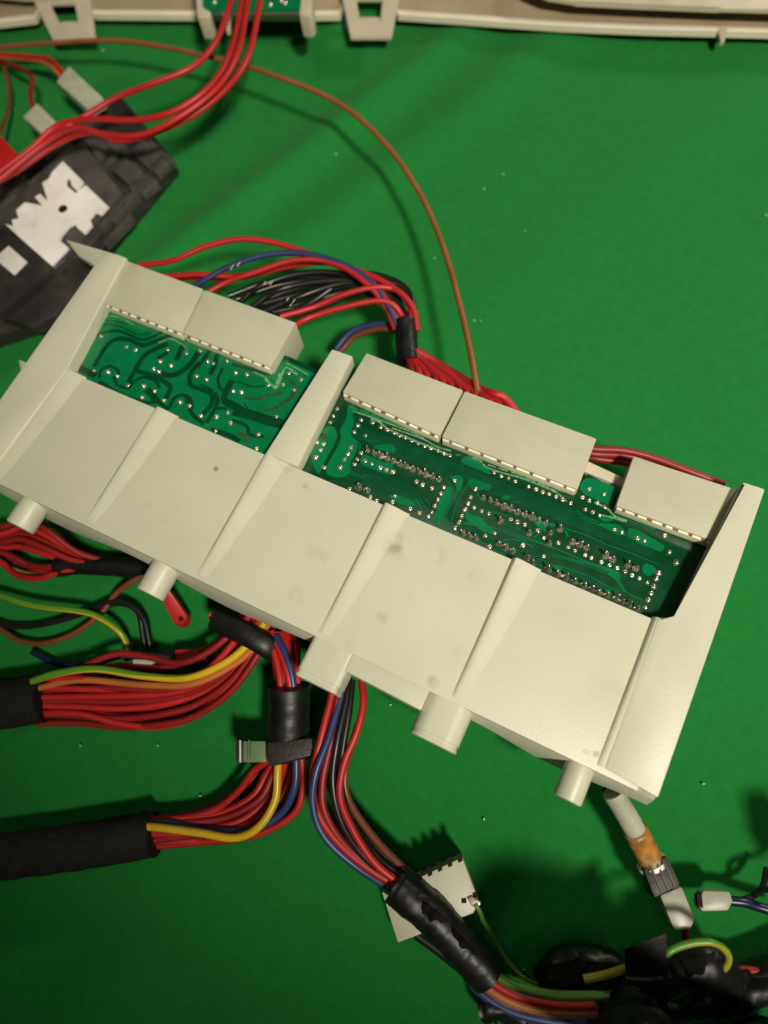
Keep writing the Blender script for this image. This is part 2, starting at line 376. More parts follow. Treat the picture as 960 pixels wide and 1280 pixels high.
def ribbons(name, items, dz, material):
    bm = bmesh.new()
    for i, (pts, wpx) in enumerate(items):
        c = catmull([P(x, y, ZB + dz + .000003 * i) for x, y in pts], 5); r = wpx / 2 * .00030; L_ = []; R_ = []
        for k, p in enumerate(c):
            t = (c[min(k+1, len(c)-1)] - c[max(k-1, 0)]).normalized(); s = Vector((-t.y, t.x, 0)) * r
            L_.append(bm.verts.new(p + s)); R_.append(bm.verts.new(p - s))
        for k in range(len(c) - 1): bm.faces.new((L_[k], R_[k], R_[k+1], L_[k+1]))
    o = finish(bm, name, material, pcb, smooth=False); o['kind'] = 'stuff'; return o
left_pour = [(131,382),(228,420),(338,463),(345,459),(357,450),(396,468),(330,575),(250,545),(190,520),(92,470)]
patches = [left_pour]
patches += [zm_(RC, [(390,150),(450,165),(420,240),(440,270),(405,380),(450,420),(470,480),(400,600),(420,660),(330,710),(220,680),(235,600),(345,420),(325,340),(380,260)]),
 zm_(RC, [(270,310),(300,340),(312,410),(215,580),(190,640),(170,680),(140,640),(110,540),(110,470),(180,340)]),
 zm_(RC, [(500,520),(560,545),(660,590),(720,590),(740,660),(700,685),(600,650),(470,600)]),
 zm_(RC, [(420,160),(960,355),(960,395),(700,290),(450,215)]),
 zm_(RC, [(690,830),(760,830),(880,880),(890,920),(740,890)]),
 zm_(RC, [(560,470),(700,440),(760,490),(720,520),(650,500)]),
 zm_(RD, [(470,220),(520,190),(560,210),(480,250)]), zm_(RD, [(490,280),(600,220),(690,290),(760,390),(640,340)]),
 zm_(RD, [(390,490),(440,460),(460,540),(380,700),(350,770),(300,720),(350,600)]), zm_(RD, [(435,395),(510,380),(540,410),(510,520),(470,450)]),
 zm_(RD, [(580,400),(700,440),(740,470),(640,500),(570,470)]), zm_(RD, [(560,660),(680,720),(760,790),(640,780),(540,700)]),
 zm_(RD, [(520,170),(960,352),(960,390),(820,330),(600,230)]), zm_(RD, [(0,545),(60,555),(180,600),(140,620),(20,590)]),
 zm_(RD, [(820,560),(850,530),(890,540),(870,570)]),
 zm_(RE, [(270,370),(335,350),(300,385)]), zm_(RE, [(480,510),(620,560),(620,640),(560,600)]), zm_(RE, [(90,570),(220,600),(240,650),(120,620)]),
 zm_(RE, [(240,130),(780,310),(780,350),(560,270),(260,160)]), zm_(RE, [(640,560),(690,560),(700,580),(640,590)]), zm_(RE, [(770,630),(790,690),(760,680)]),
 zm_(RF, [(250,85),(505,180),(470,260),(440,300),(400,300),(190,205)]), zm_(RF, [(320,440),(480,450),(530,470),(550,540),(470,520)]),
 zm_(RF, [(560,480),(620,480),(760,560),(850,610),(830,660),(760,640),(580,560)]), zm_(RF, [(690,740),(760,760),(790,800),(720,850),(670,800)]),
 zm_(RF, [(200,710),(300,740),(500,800),(520,860),(420,800)]), zm_(RF, [(510,360),(760,440),(790,500),(620,430)]), zm_(RF, [(330,400),(430,380),(470,420),(400,440)]),
 zm_(RG, [(440,440),(520,470),(500,520),(560,610),(540,600),(470,500),(400,460)]), zm_(RG, [(0,395),(60,410),(100,440),(40,440)]), zm_(RG, [(400,580),(440,580),(450,620),(410,620)])]
sheet('copper_area', patches, .00006, PCBL)
gaps = [(zm_(RA, p), wd / 6) for p, wd in [
 ([(165,530),(215,440),(270,365),(330,325),(420,325),(520,368),(600,350),(720,300),(830,262)], 40),
 ([(150,320),(200,290),(290,262),(380,270),(510,325),(600,310),(700,250)], 26), ([(230,215),(300,215),(390,240),(500,290),(600,270)], 12), ([(220,180),(330,190),(420,215)], 10),
 ([(420,650),(480,545),(540,450),(640,390),(720,360)], 44), ([(480,560),(600,595),(690,640),(738,690),(705,770)], 42),
 ([(640,560),(700,590),(770,590),(850,545),(910,480),(955,410)], 52), ([(780,480),(800,440),(820,390),(840,370)], 46), ([(640,470),(690,440),(720,420)], 34),
 ([(205,620),(215,560),(280,525),(345,560),(350,600)], 26), ([(310,600),(340,665),(420,690),(465,640),(540,608),(630,640),(655,690)], 28),
 ([(200,640),(300,700),(420,760),(560,800),(640,790),(720,840),(760,775),(820,742),(885,770),(900,850)], 34), ([(560,700),(600,740),(640,800)], 60),
 ([(60,420),(90,340),(160,250),(230,140)], 40), ([(40,520),(100,560),(180,600)], 60)]]
gaps += [(zm_(RB, p), wd / 6) for p, wd in [
 ([(110,260),(45,350),(55,430),(130,460),(205,495),(205,570),(140,650)], 40), ([(205,150),(150,230),(100,290)], 40), ([(255,175),(225,290),(190,350)], 44),
 ([(230,480),(250,560),(170,710)], 34), ([(120,420),(220,470)], 20), ([(290,300),(255,380),(270,450),(320,490)], 26), ([(360,390),(320,470),(300,540),(380,600)], 52),
 ([(320,540),(420,590),(480,640)], 30), ([(370,620),(500,650),(620,690),(740,720)], 86), ([(400,400),(520,440),(610,430)], 12), ([(360,690),(470,735),(495,800),(600,815)], 28),
 ([(240,600),(320,605)], 26), ([(360,268),(500,310),(630,345),(690,290),(740,215),(860,260),(950,300)], 26), ([(450,560),(490,625)], 12), ([(20,520),(60,640),(150,720)], 34), ([(200,760),(330,800),(420,850)], 40)]]
gaps += [(zm_(RC, p), wd / 6) for p, wd in [([(480,150),(470,200)], 18), ([(570,190),(555,225)], 18), ([(660,225),(640,262)], 18), ([(770,260),(750,300)], 18), ([(860,300),(845,340)], 18)]]
gaps += [(zm_(RD, p), wd / 6) for p, wd in [([(700,250),(690,300)], 26), ([(800,290),(790,330)], 26), ([(890,320),(880,365)], 26), ([(455,210),(600,220)], 22)]]
gaps += [(zm_(RE, p), wd / 6) for p, wd in [([(250,90),(240,140)], 26), ([(355,130),(345,180)], 26), ([(460,170),(450,220)], 26), ([(560,215),(545,260)], 26), ([(665,250),(650,300)], 26)]]
ribbons('track_gap', gaps, .00010, PCBD)
LT = [(RG, [(0,315),(100,340),(300,400),(400,440),(465,455),(560,600),(690,665)], 7), (RG, [(0,395),(120,425),(280,480),(350,520),(470,590)], 6), (RG, [(0,330),(160,370),(400,455)], 5), (RF, [(90,480),(260,535),(400,600),(620,680),(790,750)], 6), (RF, [(210,400),(330,450),(520,520),(700,600),(830,640)], 6),
 (RF, [(180,345),(260,400),(400,450)], 6), (RF, [(470,330),(620,390),(770,470)], 7), (RF, [(520,400),(640,450),(760,500)], 6), (RE, [(350,650),(540,705),(720,770),(960,870)], 6), (RE, [(260,600),(400,650),(600,720),(800,800),(960,880)], 5), (RE, [(300,690),(400,690),(520,740)], 8), (RE, [(200,590),(330,640),(470,700)], 6),
 (RE, [(20,480),(60,510),(130,540)], 14), (RE, [(10,560),(60,560),(130,530)], 10), (RE, [(400,590),(410,620)], 10), (RE, [(520,670),(570,640)], 10), (RE, [(120,260),(200,290),(160,320)], 16), (RE, [(370,410),(390,400),(430,410)], 8), (RE, [(650,590),(700,560)], 12), (RE, [(760,620),(790,690)], 14),
 (RD, [(440,390),(490,500),(430,620),(380,740)], 8), (RD, [(560,400),(575,440),(500,560),(440,740)], 7), (RD, [(400,400),(460,500),(470,560)], 6), (RD, [(170,560),(210,620),(230,660)], 6), (RD, [(210,560),(250,620),(270,650)], 6), (RD, [(250,560),(285,610)], 6), (RD, [(560,700),(620,690),(700,720)], 8), (RD, [(540,745),(640,760),(700,730)], 8), (RD, [(640,510),(660,560),(700,590)], 9), (RD, [(770,660),(880,690)], 7),
 (RC, [(510,410),(560,430),(640,430)], 8), (RC, [(450,420),(480,460),(470,500)], 9), (RC, [(640,480),(700,470),(740,500)], 10), (RC, [(360,650),(450,690),(520,700)], 6), (RC, [(380,640),(470,680),(560,690)], 5), (RC, [(900,860),(940,920)], 6), (RC, [(870,870),(910,930)], 6), (RC, [(130,300),(170,330)], 8)]
ribbons('light_track', [(zm_(r, p), wd / 6) for r, p, wd in LT], .00012, PCBL)
# fine parallel tracks running along the board
fine = []
def lines(x0, x1, y0, y1, n, mx=1.0):
    for i in range(n):
        y = y0 + (y1 - y0) * i / (n - 1)
        xa = x0 + random.uniform(0, .004); xb = x1 - random.uniform(0, .006)
        fine.append(((xa, y), (xb, y)))
lines(-.092, .033, .0968, .1018, 8); lines(-.088, -.052, .0805, .0868, 7); lines(-.045, .030, .0760, .0812, 6); lines(-.040, -.004, .0862, .0900, 4)
bm = bmesh.new()
for (xa, y), (xb, y2) in fine:
    k = 12 if xb - xa > .05 else 6; wv = [bm.verts.new((xa + (xb - xa) * i / k, y + s * .00016, ZB + .00005)) for i in range(k + 1) for s in (-1, 1)]
    for i in range(k): bm.faces.new((wv[2*i], wv[2*i+2], wv[2*i+3], wv[2*i+1]))
tracks = finish(bm, 'fine_track', PCBM, pcb, smooth=False); tracks['kind'] = 'stuff'
ribbons('flux_residue', [(zm_(RC, [(430,205),(520,235),(620,268),(700,298),(830,345),(960,405)]), 1.6), (zm_(RC, [(560,262),(620,280),(680,330),(760,370),(900,430)]), 2.6),
 (zm_(RD, [(0,30),(130,75),(250,120),(330,168),(440,200)]), 1.6), (zm_(RD, [(20,70),(140,115),(260,160),(440,240)]), 2.4), (zm_(RE, [(60,72),(130,100),(170,145),(300,190),(430,225),(560,275),(700,340),(770,400)]), 1.8),
 (zm_(RE, [(180,125),(300,165),(430,205),(560,262),(700,330)]), 1.4), (zm_(RF, [(320,285),(420,340),(470,390),(560,430)]), 2.6), (zm_(RF, [(350,380),(430,395),(540,430)]), 1.8), (zm_(RB, [(610,380),(650,420),(700,440),(760,300),(850,350)]), 3.2), (zm_(RB, [(520,330),(600,365),(640,410)]), 1.8), (zm_(RB, [(770,265),(860,310),(930,350)]), 1.6), (zm_(RB, [(720,340),(700,400),(680,460)]), 3.0),
 (zm_(RA, [(230,160),(300,150),(380,170),(460,215)]), 1.4), (zm_(RA, [(650,350),(740,320),(820,360),(870,400)]), 1.6)], .00016, FLUX)
ribbons('burnt_flux', [(zm_(RB, [(460,520),(540,530),(640,505),(740,480)]), 5.5), (zm_(RB, [(600,620),(680,600),(780,540),(860,440)]), 6), (zm_(RB, [(390,780),(450,800),(480,860)]), 6), (zm_(RC, [(150,370),(230,400)]), 7), (zm_(RB, [(740,360),(800,400),(840,430)]), 5)], .00014, FLUX2)
# solder joints
def joint_mesh(prof, n=10):
    bm = bmesh.new(); rings = []
    for r, z in prof: rings.append([bm.verts.new((r * math.cos(2*math.pi*k/n), r * math.sin(2*math.pi*k/n), z)) for k in range(n)])
    for a, b in zip(rings, rings[1:]):
        for k in range(n): bm.faces.new((a[k], a[(k+1) % n], b[(k+1) % n], b[k]))
    bm.faces.new(rings[-1])
    bmesh.ops.recalc_face_normals(bm, faces=bm.faces[:])
    me = bpy.data.meshes.new('solder_joint'); bm.to_mesh(me); bm.free(); me.materials.append(TIN)
    me.polygons.foreach_set('use_smooth', [True] * len(me.polygons)); return me
J_T = joint_mesh([(.00118, 0), (.00108, .00035), (.0008, .0008), (.0005, .00125), (.00036, .0017), (.00033, .0033), (.0002, .0035)])
J_F = joint_mesh([(.00105, 0), (.0010, .0003), (.00078, .0006), (.0005, .00075), (.0003, .0008), (.0003, .0013), (.0002, .0014)])
J_L = joint_mesh([(.00095, 0), (.0009, .0002), (.0006, .0004), (.0003, .00042), (.00018, .00030)])
tall = zm_(RC, [(540,500),(590,520),(637,540),(685,556),(733,578),(467,775),(530,800)]) + zm_(RD, [(62,298),(107,318),(155,338),(207,360),(253,380),(303,396),(352,418),(527,815),(577,838),(628,858),(683,550),(738,572),(788,595),(840,615),(890,638),(940,658),(810,728),(800,900),(850,922),(905,948)]) \
 + zm_(RE, [(457,498),(510,520),(560,540),(615,563),(720,610),(650,635),(487,640),(810,705),(865,725),(918,750),(637,718),(475,820),(512,868),(625,912),(700,948)]) + zm_(RF, [(400,685),(452,715),(565,760),(627,782)]) + zm_(RG, [(98,488),(168,520),(235,548),(297,576),(350,602),(407,622),(478,646),(520,674),(575,695),(632,725)])
mid = zm_(RC, [(490,270),(465,312),(437,360),(410,480),(388,525),(362,568),(330,628),(155,438),(205,452),(185,497),(150,555)]) + zm_(RD, [(625,488),(587,550),(567,598),(545,643),(520,690),(500,738),(470,782),(388,474),(365,522),(342,569),(318,615),(297,662),(272,694)]) \
 + zm_(RA, [(538,677),(618,714),(662,492),(742,524),(612,548),(655,570),(690,788),(810,797),(880,827),(935,602),(272,573),(340,602),(525,762)]) + zm_(RB, [(178,252),(322,250),(97,363),(168,390),(388,337),(370,473),(432,483),(42,587),(125,660),(242,668),(328,637),(348,715),(557,800)]) \
 + zm_(RG, [(742,610),(720,660),(700,715),(760,560)]) + zm_(RF, [(797,818),(780,860),(880,660),(930,738)])
low = zm_(RA, [(218,300),(405,382),(475,405),(715,400),(855,425),(163,560),(418,670)]) + zm_(RB, [(220,265),(470,350),(238,772),(545,905),(690,665),(740,425),(630,430),(875,385),(825,465),(785,340),(120,170)]) \
 + zm_(RC, [(522,385),(310,185),(280,240),(257,290),(487,518),(460,565),(435,603),(518,575),(567,598),(630,628),(678,645),(725,660),(210,625),(575,285),(635,322),(683,342),(733,365),(775,385),(820,400),(868,422),(915,445),(742,840),(722,885),(400,785),(555,850),(605,875)]) \
 + zm_(RD, [(183,433),(228,455),(297,482),(203,668),(135,635),(470,425),(245,165),(290,180),(345,200),(390,220),(435,235),(615,628),(670,652),(725,672),(890,715),(940,735),(700,838),(770,820),(730,920),(765,362),(820,390),(875,408),(925,430)]) \
 + zm_(RE, [(555,620),(600,675),(705,712),(400,555),(455,575),(440,730),(598,812),(780,745),(832,770),(908,803),(955,825),(485,290),(540,310),(590,330),(638,345),(690,365),(740,385),(800,415),(890,370),(940,395),(908,462)]) \
 + zm_(RF, [(280,188),(392,227),(340,293),(395,320),(303,362),(358,385),(470,490),(525,512),(640,555),(695,575),(845,535),(370,735),(430,760),(488,780),(548,805),(600,835),(655,858),(715,890)])
for lst, me in ((tall, J_T), (mid, J_F), (low, J_L)):
    for x, y in lst:
        o = bpy.data.objects.new('solder_joint', me); C.objects.link(o); o.parent = pcb
        o.location = P(x, y, ZB + .0001); s = random.uniform(.86, 1.16) * (1.12 if me is J_T else .95); o.scale = (s, s * random.uniform(.9, 1.12), s * random.uniform(.85, 1.15))
        o.rotation_euler = (random.uniform(-.12, .12), random.uniform(-.12, .12), random.uniform(0, 6.28))

# ------------------------------------------------------------------ plug connectors on the back edge of the board
def connector(label, tl, tr, br, bl, nslots, skip=()):
    top = [P(*tl), P(*tr), P(*br), P(*bl)]
    c = (top[0] + top[1]) / 2
    t = thing('plug_connector', label, 'connector', (c.x, c.y, ZB - .012), 'cream plug connectors along the back edge of the board')
    prism('body', top, ZB - .012, CREAM2, t, .0006)
    # strip over the front face with its lit brightness in the colour, dark pin slots along its upper edge
    d = (top[2] - top[3]); L = d.length; d.normalize(); n = Vector((d.y, -d.x, 0))
    if n.y > 0: n = -n
    a = top[3] + d * .0006; b = top[2] - d * .0006
    f = lambda p, s, z: Vector((p.x + n.x * s, p.y + n.y * s, z))
    led = prism('lit_face_strip', [f(a, -.0004, ZC - .0010), f(b, -.0004, ZC - .0010), f(b, .0007, ZC - .0010), f(a, .0007, ZC - .0010)], ZB + .0004, LIT_FACE, t, .0001)
    for k in range(nslots):
        u = (k + .5) / nslots * (L - .0012); hl = random.uniform(.0004, .0009); u += random.uniform(-.0005, .0005); p0 = a + d * (u - hl); p1 = a + d * (u + hl); z1 = ZC - .0004
        prism('pin_slot', [f(p0, -.0006, z1), f(p1, -.0006, z1), f(p1, .0007, z1), f(p0, .0007, z1)], z1 - .0011, SLOT, led, 0)
    return t
connector('cream plug connector touching the left side bar of the housing', (159, 326), (254, 361), (227, 416), (131, 379), 8)
connector('cream plug connector left of the centre bar, its right end free above the board notch', (256, 362), (370, 403), (338, 459), (229, 416.5), 8)
connector('cream plug connector just right of the centre bar', (458, 441), (579, 487.5), (549.5, 545), (428, 490), 8)
connector('longest cream plug connector, in the middle right with red wires leaving its corner', (581, 488.5), (746, 548), (722, 612), (552, 546), 8)
connector('cream plug connector beside the right side bar, partly in shadow', (792, 570), (922, 612), (893, 677), (770, 632), 7)

# ------------------------------------------------------------------ appliance panel at the top of the picture
pn = thing('appliance_panel', 'cream plastic appliance panel with clip tabs lying along the top edge', 'panel', P(480, -40, 0))
ZP = .006
edge = [(-60, 30), (0, 25), (42, 20), (54, -8), (106, -10), (112, 14), (118, 15), (245, 16), (385, 16), (424, 15), (434, -16), (490, -16), (497, 15), (600, 22), (700, 29), (800, 33), (960, 37), (1030, 39)]
far = [(x, y - 190) for x, y in edge]
bm = bmesh.new()
A_ = [P(x, y, ZP) for x, y in edge]; B_ = [P(x, y, ZP) for x, y in far]
bm_prism(bm, A_ + B_[::-1], [Vector((p.x, p.y, ZP - .0025)) for p in A_ + B_[::-1]], 0)
finish(bm, 'panel_floor', mat('panel_inside_shaded', (0.33, 0.265, 0.175), 0.5, .12, 40), pn, smooth=False)  # panel cream browned, the shade of the recess put into its colour
bm = bmesh.new(); prev = None
for x, y in edge:
    p = P(x, y, ZP + .004); q = P(x, y - 6, ZP + .004)
    ring = [bm.verts.new(v) for v in ((p.x, p.y, ZP - .001), (p.x, p.y, ZP + .0025), (p.x*.7+q.x*.3, p.y*.7+q.y*.3, ZP + .003), (q.x, q.y, ZP + .0025), (q.x, q.y, ZP - .001))]
    if prev:
        for k in range(4): bm.faces.new((prev[k], ring[k], ring[k+1], prev[k+1]))
    prev = ring
finish(bm, 'rim', mat('panel_rim', (0.70, 0.65, 0.52), 0.42, .05, 60), pn)
lip = [(660, -14), (685, -4), (720, 1), (800, 5), (900, 9), (1030, 13)]
prism_px('ledge', lip + [(1030, -120), (660, -120)], ZP + .012, -.003, CREAM3, pn, .001)
lip2 = [(-60, -14), (0, -6), (30, -3), (100, -8), (112, -16), (112, -100), (-60, -100)]
prism_px('ledge', lip2, ZP + .009, -.003, CREAM3, pn, .001)
def clip(out4, in4, z):
    bm = bmesh.new()
    o = [P(x, y, z) for x, y in out4]; i_ = [P(x, y, z) for x, y in in4]; dn = Vector((0, 0, -.0025))
    ot, it = [bm.verts.new(v) for v in o], [bm.verts.new(v) for v in i_]; ob, ib = [bm.verts.new(v + dn) for v in o], [bm.verts.new(v + dn) for v in i_]
    for k in range(len(o)):
        j = (k + 1) % len(o)
        bm.faces.new((ot[k], ot[j], it[j], it[k])); bm.faces.new((ob[k], ib[k], ib[j], ob[j]))
        bm.faces.new((ot[k], ob[k], ob[j], ot[j])); bm.faces.new((it[k], it[j], ib[j], ib[k]))
    bmesh.ops.bevel(bm, geom=bm.edges[:], offset=.0005, segments=2, affect='EDGES', clamp_overlap=True)
    c = finish(bm, 'clip_tab', CREAM3, pn)
    a, b = in4[2], in4[3]; k = 5
    prism_px('catch', [(a[0], a[1] - k), (b[0], b[1] - k), (b[0] - 1, b[1] + 3), (a[0] + 1, a[1] + 3)], z - .0015, -.002, CREAM3, c, .0003)
clip([(40, -3), (112, -6), (119, 49), (66, 50)], [(62, 4), (93, 3), (98, 31), (76, 32)], .012)
clip([(426, -10), (500, -10), (489, 46), (438, 46)], [(445, -2), (478, -2), (475, 26), (450, 26)], .012)
prism_px('prong', [(897, 34), (910, 34), (906, 50), (901, 51)], .009, -.003, CREAM3, pn, .0005)
sb = thing('indicator_board', 'small green circuit board held in cream bracket at top edge under red wires', 'circuit board', P(315, -10, .02))
prism_px('board', [(250, -40), (379, -40), (379, 11), (250, 12)], .034, -.0018, PCBL, sb, .0002)
prism_px('bracket_arm', [(241, -40), (250, -40), (252, 10), (263, 14), (262, 22), (247, 22)], .036, -.012, CREAM3, sb, .0005)
prism_px('bracket_arm', [(380, -40), (388, -40), (390, 14), (386, 20), (374, 19), (375, 13)], .036, -.012, CREAM3, sb, .0005)
prism_px('bracket_peg', [(278, 4), (287, 4), (287, 33), (283, 37), (279, 33)], .032, -.004, CREAM3, sb, .0005)
for x, y in ((338, 6), (356, 4), (352, 1), (268, 3)):
    o = bpy.data.objects.new('solder_joint', J_F); C.objects.link(o); o.parent = sb; o.matrix_parent_inverse = Matrix.Translation(-sb.location); o.location = P(x, y, .0341); o.scale = (1.3, 1.3, 1.2)

# ------------------------------------------------------------------ black switch block, upper left
sw = thing('switch_block', 'black plastic switch block with bright toothed metal plate on top', 'switch', P(70, 290, 0))
Z1 = .010
prism_px('base', [(150, 118), (218, 200), (132, 302), (62, 398), (-70, 440), (-90, 300), (40, 190)], Z1, .0008, BLKPL, sw, .0012)
def zs(pts): return [(x / 3.692, 150 + y / 3.692) for x, y in pts]
prism_px('upper_body', zs([(390,110),(560,330),(440,480),(300,640),(120,800),(-150,760),(-60,480),(240,200)]), Z1 + .007, Z1 - .001, BLKPL2, sw, .001)
prism_px('end_block', zs([(300,610),(440,680),(260,900),(150,960),(-20,900),(40,760),(240,680)]), Z1 + .006, Z1 - .001, BLKPL, sw, .002)
cells = [[(600,150),(660,80),(745,150),(680,215)], [(515,230),(575,165),(660,240),(600,300)], [(700,225),(755,170),(785,195),(725,255)], [(455,215),(550,125),(565,145),(475,235)], [(590,310),(680,245),(695,262),(610,330)], [(500,450),(580,370),(600,385),(520,470)], [(390,90),(440,60),(500,120),(440,170)], [(120,290),(330,110),(350,135),(145,310)], [(690,80),(800,185),(790,200),(680,95)], [(440,480),(690,250),(705,270),(460,500)]]
cells += [[(20,330),(110,250),(125,268),(35,350)], [(-40,420),(60,330),(75,350),(-25,440)], [(200,160),(300,70),(318,92),(215,182)], [(470,90),(520,50),(580,110),(530,150)], [(330,40),(400,-20),(430,10),(360,70)], [(640,330),(720,270),(730,285),(655,345)], [(470,560),(600,430),(612,446),(485,575)]]
for c in cells: prism_px('raised_cell', zs(c), Z1 + .0046, Z1 - .0005, BLKPL2, sw, .0006)
plate = zs([(255,225),(290,190),(385,285),(355,325),(330,302),(325,270),(308,270),(306,302),(350,338),(395,300),(500,400),(465,438),(440,425),(415,455),(425,485),(390,525),(355,495),(350,475),(320,490),(285,530),(275,555),(315,590),(235,675),(25,480),(60,490),(55,460),(85,455),(75,415),(115,380),(195,395),(160,355),(185,340),(220,375),(195,290),(225,270),(240,240)])
bm = bmesh.new(); tp = [P(x, y, Z1 + .0092) for x, y in plate]
bm_prism(bm, tp, [p - Vector((0, 0, .0012)) for p in tp], 0)
pl = finish(bm, 'metal_plate', STEEL, sw, smooth=False)
hc = P(78.5, 261, Z1 + .0093); bm = bmesh.new()
hv = [Vector((hc.x + .0024 * math.cos(k*.3927), hc.y + .0024 * math.sin(k*.3927), hc.z + .0001)) for k in range(16)]; bm_prism(bm, hv, [v - Vector((0, 0, .0006)) for v in hv])
finish(bm, 'rivet_hole', HOLEM, pl)
cover = prism_px('side_cover', zs([(20,478),(240,672),(130,790),(-20,900),(-160,760),(-80,560)]), Z1 + .0115, Z1 + .005, BLKPL, sw, .0008)
prism_px('label', zs([(40,580),(125,655),(65,715),(0,660),(-30,640)]), Z1 + .0120, -.0007, LABELM, sw, .0001)
for q in ((302, 697), (172, 893)):
    hc = P(q[0] / 3.692, 150 + q[1] / 3.692, Z1 + .0061); bm = bmesh.new()
    hv = [Vector((hc.x + .0013 * math.cos(k*.5236), hc.y + .0013 * math.sin(k*.5236), hc.z + .0001)) for k in range(12)]; bm_prism(bm, hv, [v - Vector((0, 0, .0006)) for v in hv]); finish(bm, 'screw_hole', HOLEM, sw)

# ------------------------------------------------------------------ wires, upper part of the picture
rw = .00135
bw = wire([(-30, 62, .02), (0, 59, .022), (60, 54, .026), (150, 51, .03), (240, 66, .032), (330, 90, .034), (420, 127, .034), (480, 178, .032), (525, 242, .031), (555, 312, .032), (575, 382, .036), (588, 440, .039), (597, 490, .040)], .00125, BROWN, None, name='brown_wire')
tag(bw, 'single thin brown wire curving over bare cloth to the back of the connectors', 'wire')
rl = thing('red_wire_loom', 'loose loom of four red wires drooping from the indicator board over the switch block', 'wires', P(200, 150, .03))
for k in ([(292, -8, .037), (272, 48, .045), (243, 82, .047), (195, 103, .046), (150, 120, .042), (115, 140, .040), (70, 168, .038), (25, 205, .034), (-20, 240, .034)],
          [(304, -8, .037), (290, 60, .048), (265, 105, .05), (220, 138, .048), (170, 150, .044), (110, 149, .042), (70, 158, .038), (40, 185, .036), (-10, 222, .033)],
          [(311, -8, .037), (299, 60, .05), (273, 108, .052), (225, 146, .05), (175, 169, .045), (130, 168, .044), (92, 160, .044), (55, 180, .04), (-5, 228, .036)],
          [(327, -8, .037), (312, 65, .045), (288, 105, .047), (246, 141, .046), (192, 166, .044), (150, 176, .042), (112, 166, .042), (70, 180, .036), (20, 214, .034), (-20, 236, .034)]):
    wire(k, .00150, RED, rl)
sl = thing('red_sleeve', 'bright red insulating sleeve at the left edge above the switch block', 'sleeve', P(0, 190, .02))
prism_px('sleeve_body', [(-20, 165), (2, 170), (19, 189), (12, 207), (-20, 205)], .034, -.008, REDTAPE, sl, .0012)
def spade(label, quad, z, h, wires):
    t = thing('spade_terminal', label, 'terminal', P(quad[0][0], quad[0][1], max(0.0005, z - h)))
    prism_px('sleeve', quad, z, -h, CLEAR, t, .0009)
    for pix, m_, r in wires: wire(pix, r, m_, t)
    return t
spade('larger translucent spade terminal sleeve on paired red and orange wires, top left', [(86, 82), (128, 121), (107, 134), (70, 102)], .026, .007,
      [([(-30, 68, .018), (0, 68, .019), (40, 71, .021), (62, 74, .023), (80, 92, .023)], RED, .0012), ([(-30, 72, .018), (0, 71, .018), (40, 75, .019), (62, 82, .022), (76, 96, .022)], ORANGE, .0011)])
spade('smaller translucent spade terminal sleeve on one red wire, top left', [(46, 128), (70, 152), (50, 165), (28, 146)], .025, .006,
      [([(-30, 72, .014), (0, 76, .015), (22, 84, .018), (40, 96, .022), (38, 118, .023), (41, 136, .022)], RED2, .0012)])
b2 = wire([(-30, 70, .010), (0, 80, .010), (9, 100, .010), (12, 125, .010), (6, 150, .012), (-6, 180, .02)], .0011, BROWN2, None, name='brown_wire'); tag(b2, 'short dull brown wire looping down at the left edge above the red sleeve', 'wire')

uh = thing('wire_harness', 'arched harness of red, blue and black wires behind the left connectors, taped at its end', 'wire harness', P(420, 380, .0))
zz = .040
for pix, m_ in (([(168, 334, zz), (180, 331, zz), (215, 326, .043), (255, 309, .045), (300, 299, .046), (345, 304, .045), (400, 322, .043), (450, 342, .041), (482, 372, .039), (500, 412, .036)], RED),
    ([(205, 346, zz), (218, 345, zz), (248, 343, .042), (300, 345, .041), (350, 330, .044), (400, 326, .044), (450, 346, .042), (480, 378, .039), (494, 412, .036)], RED),
    ([(243, 358, zz), (256, 350, .042), (285, 334, .044), (330, 319, .046), (380, 317, .046), (430, 331, .044), (465, 354, .042), (488, 388, .039), (498, 414, .036)], BLUE),
    ([(262, 364, zz), (285, 352, .041), (320, 340, .043), (370, 325, .045), (420, 330, .044), (462, 358, .042), (485, 388, .038), (502, 414, .036)], RED),
    ([(300, 378, zz), (325, 358, .037), (370, 343, .037), (420, 341, .037), (460, 352, .037), (495, 380, .036), (508, 414, .035)], BLACKW),
    ([(315, 384, zz), (350, 362, .035), (400, 352, .035), (450, 352, .035), (495, 368, .035), (514, 414, .034)], BLACKW),
    ([(330, 390, zz), (372, 372, .034), (420, 356, .034), (470, 352, .035), (505, 362, .034), (520, 412, .033)], BLACKW),
    ([(340, 392, zz), (385, 380, .032), (440, 345, .034), (480, 346, .034), (512, 366, .034), (521, 414, .033)], BLACKW),
    ([(350, 396, zz), (392, 384, .038), (430, 368, .041), (470, 359, .042), (498, 364, .040), (513, 384, .038), (514, 414, .036)], RED),
    ([(362, 412, zz), (385, 398, .038), (430, 384, .040), (470, 376, .041), (490, 380, .040), (503, 396, .037), (506, 414, .036)], RED),
    ([(210, 348, .034), (250, 347, .036), (300, 347, .037), (350, 335, .039), (405, 328, .040), (455, 341, .041), (495, 362, .041), (516, 385, .039), (522, 414, .036)], RED),
    ([(420, 436, .020), (440, 414, .024), (470, 405, .028), (500, 408, .032)], BLUE), ([(425, 440, .018), (445, 420, .022), (475, 411, .028), (504, 414, .032)], BROWN2)):
    wire(pix, .00128, m_, uh)
fan([(290, 372, .034), (350, 351, .034), (430, 347, .034), (492, 374, .034), (508, 414, .034)], [(350, 398, .028), (400, 384, .028), (450, 366, .030), (500, 384, .032), (518, 414, .033)], 7, [BLACKW], .00125, uh, .08, .003)  # extra black wires added to stand in for deep shade behind the connectors
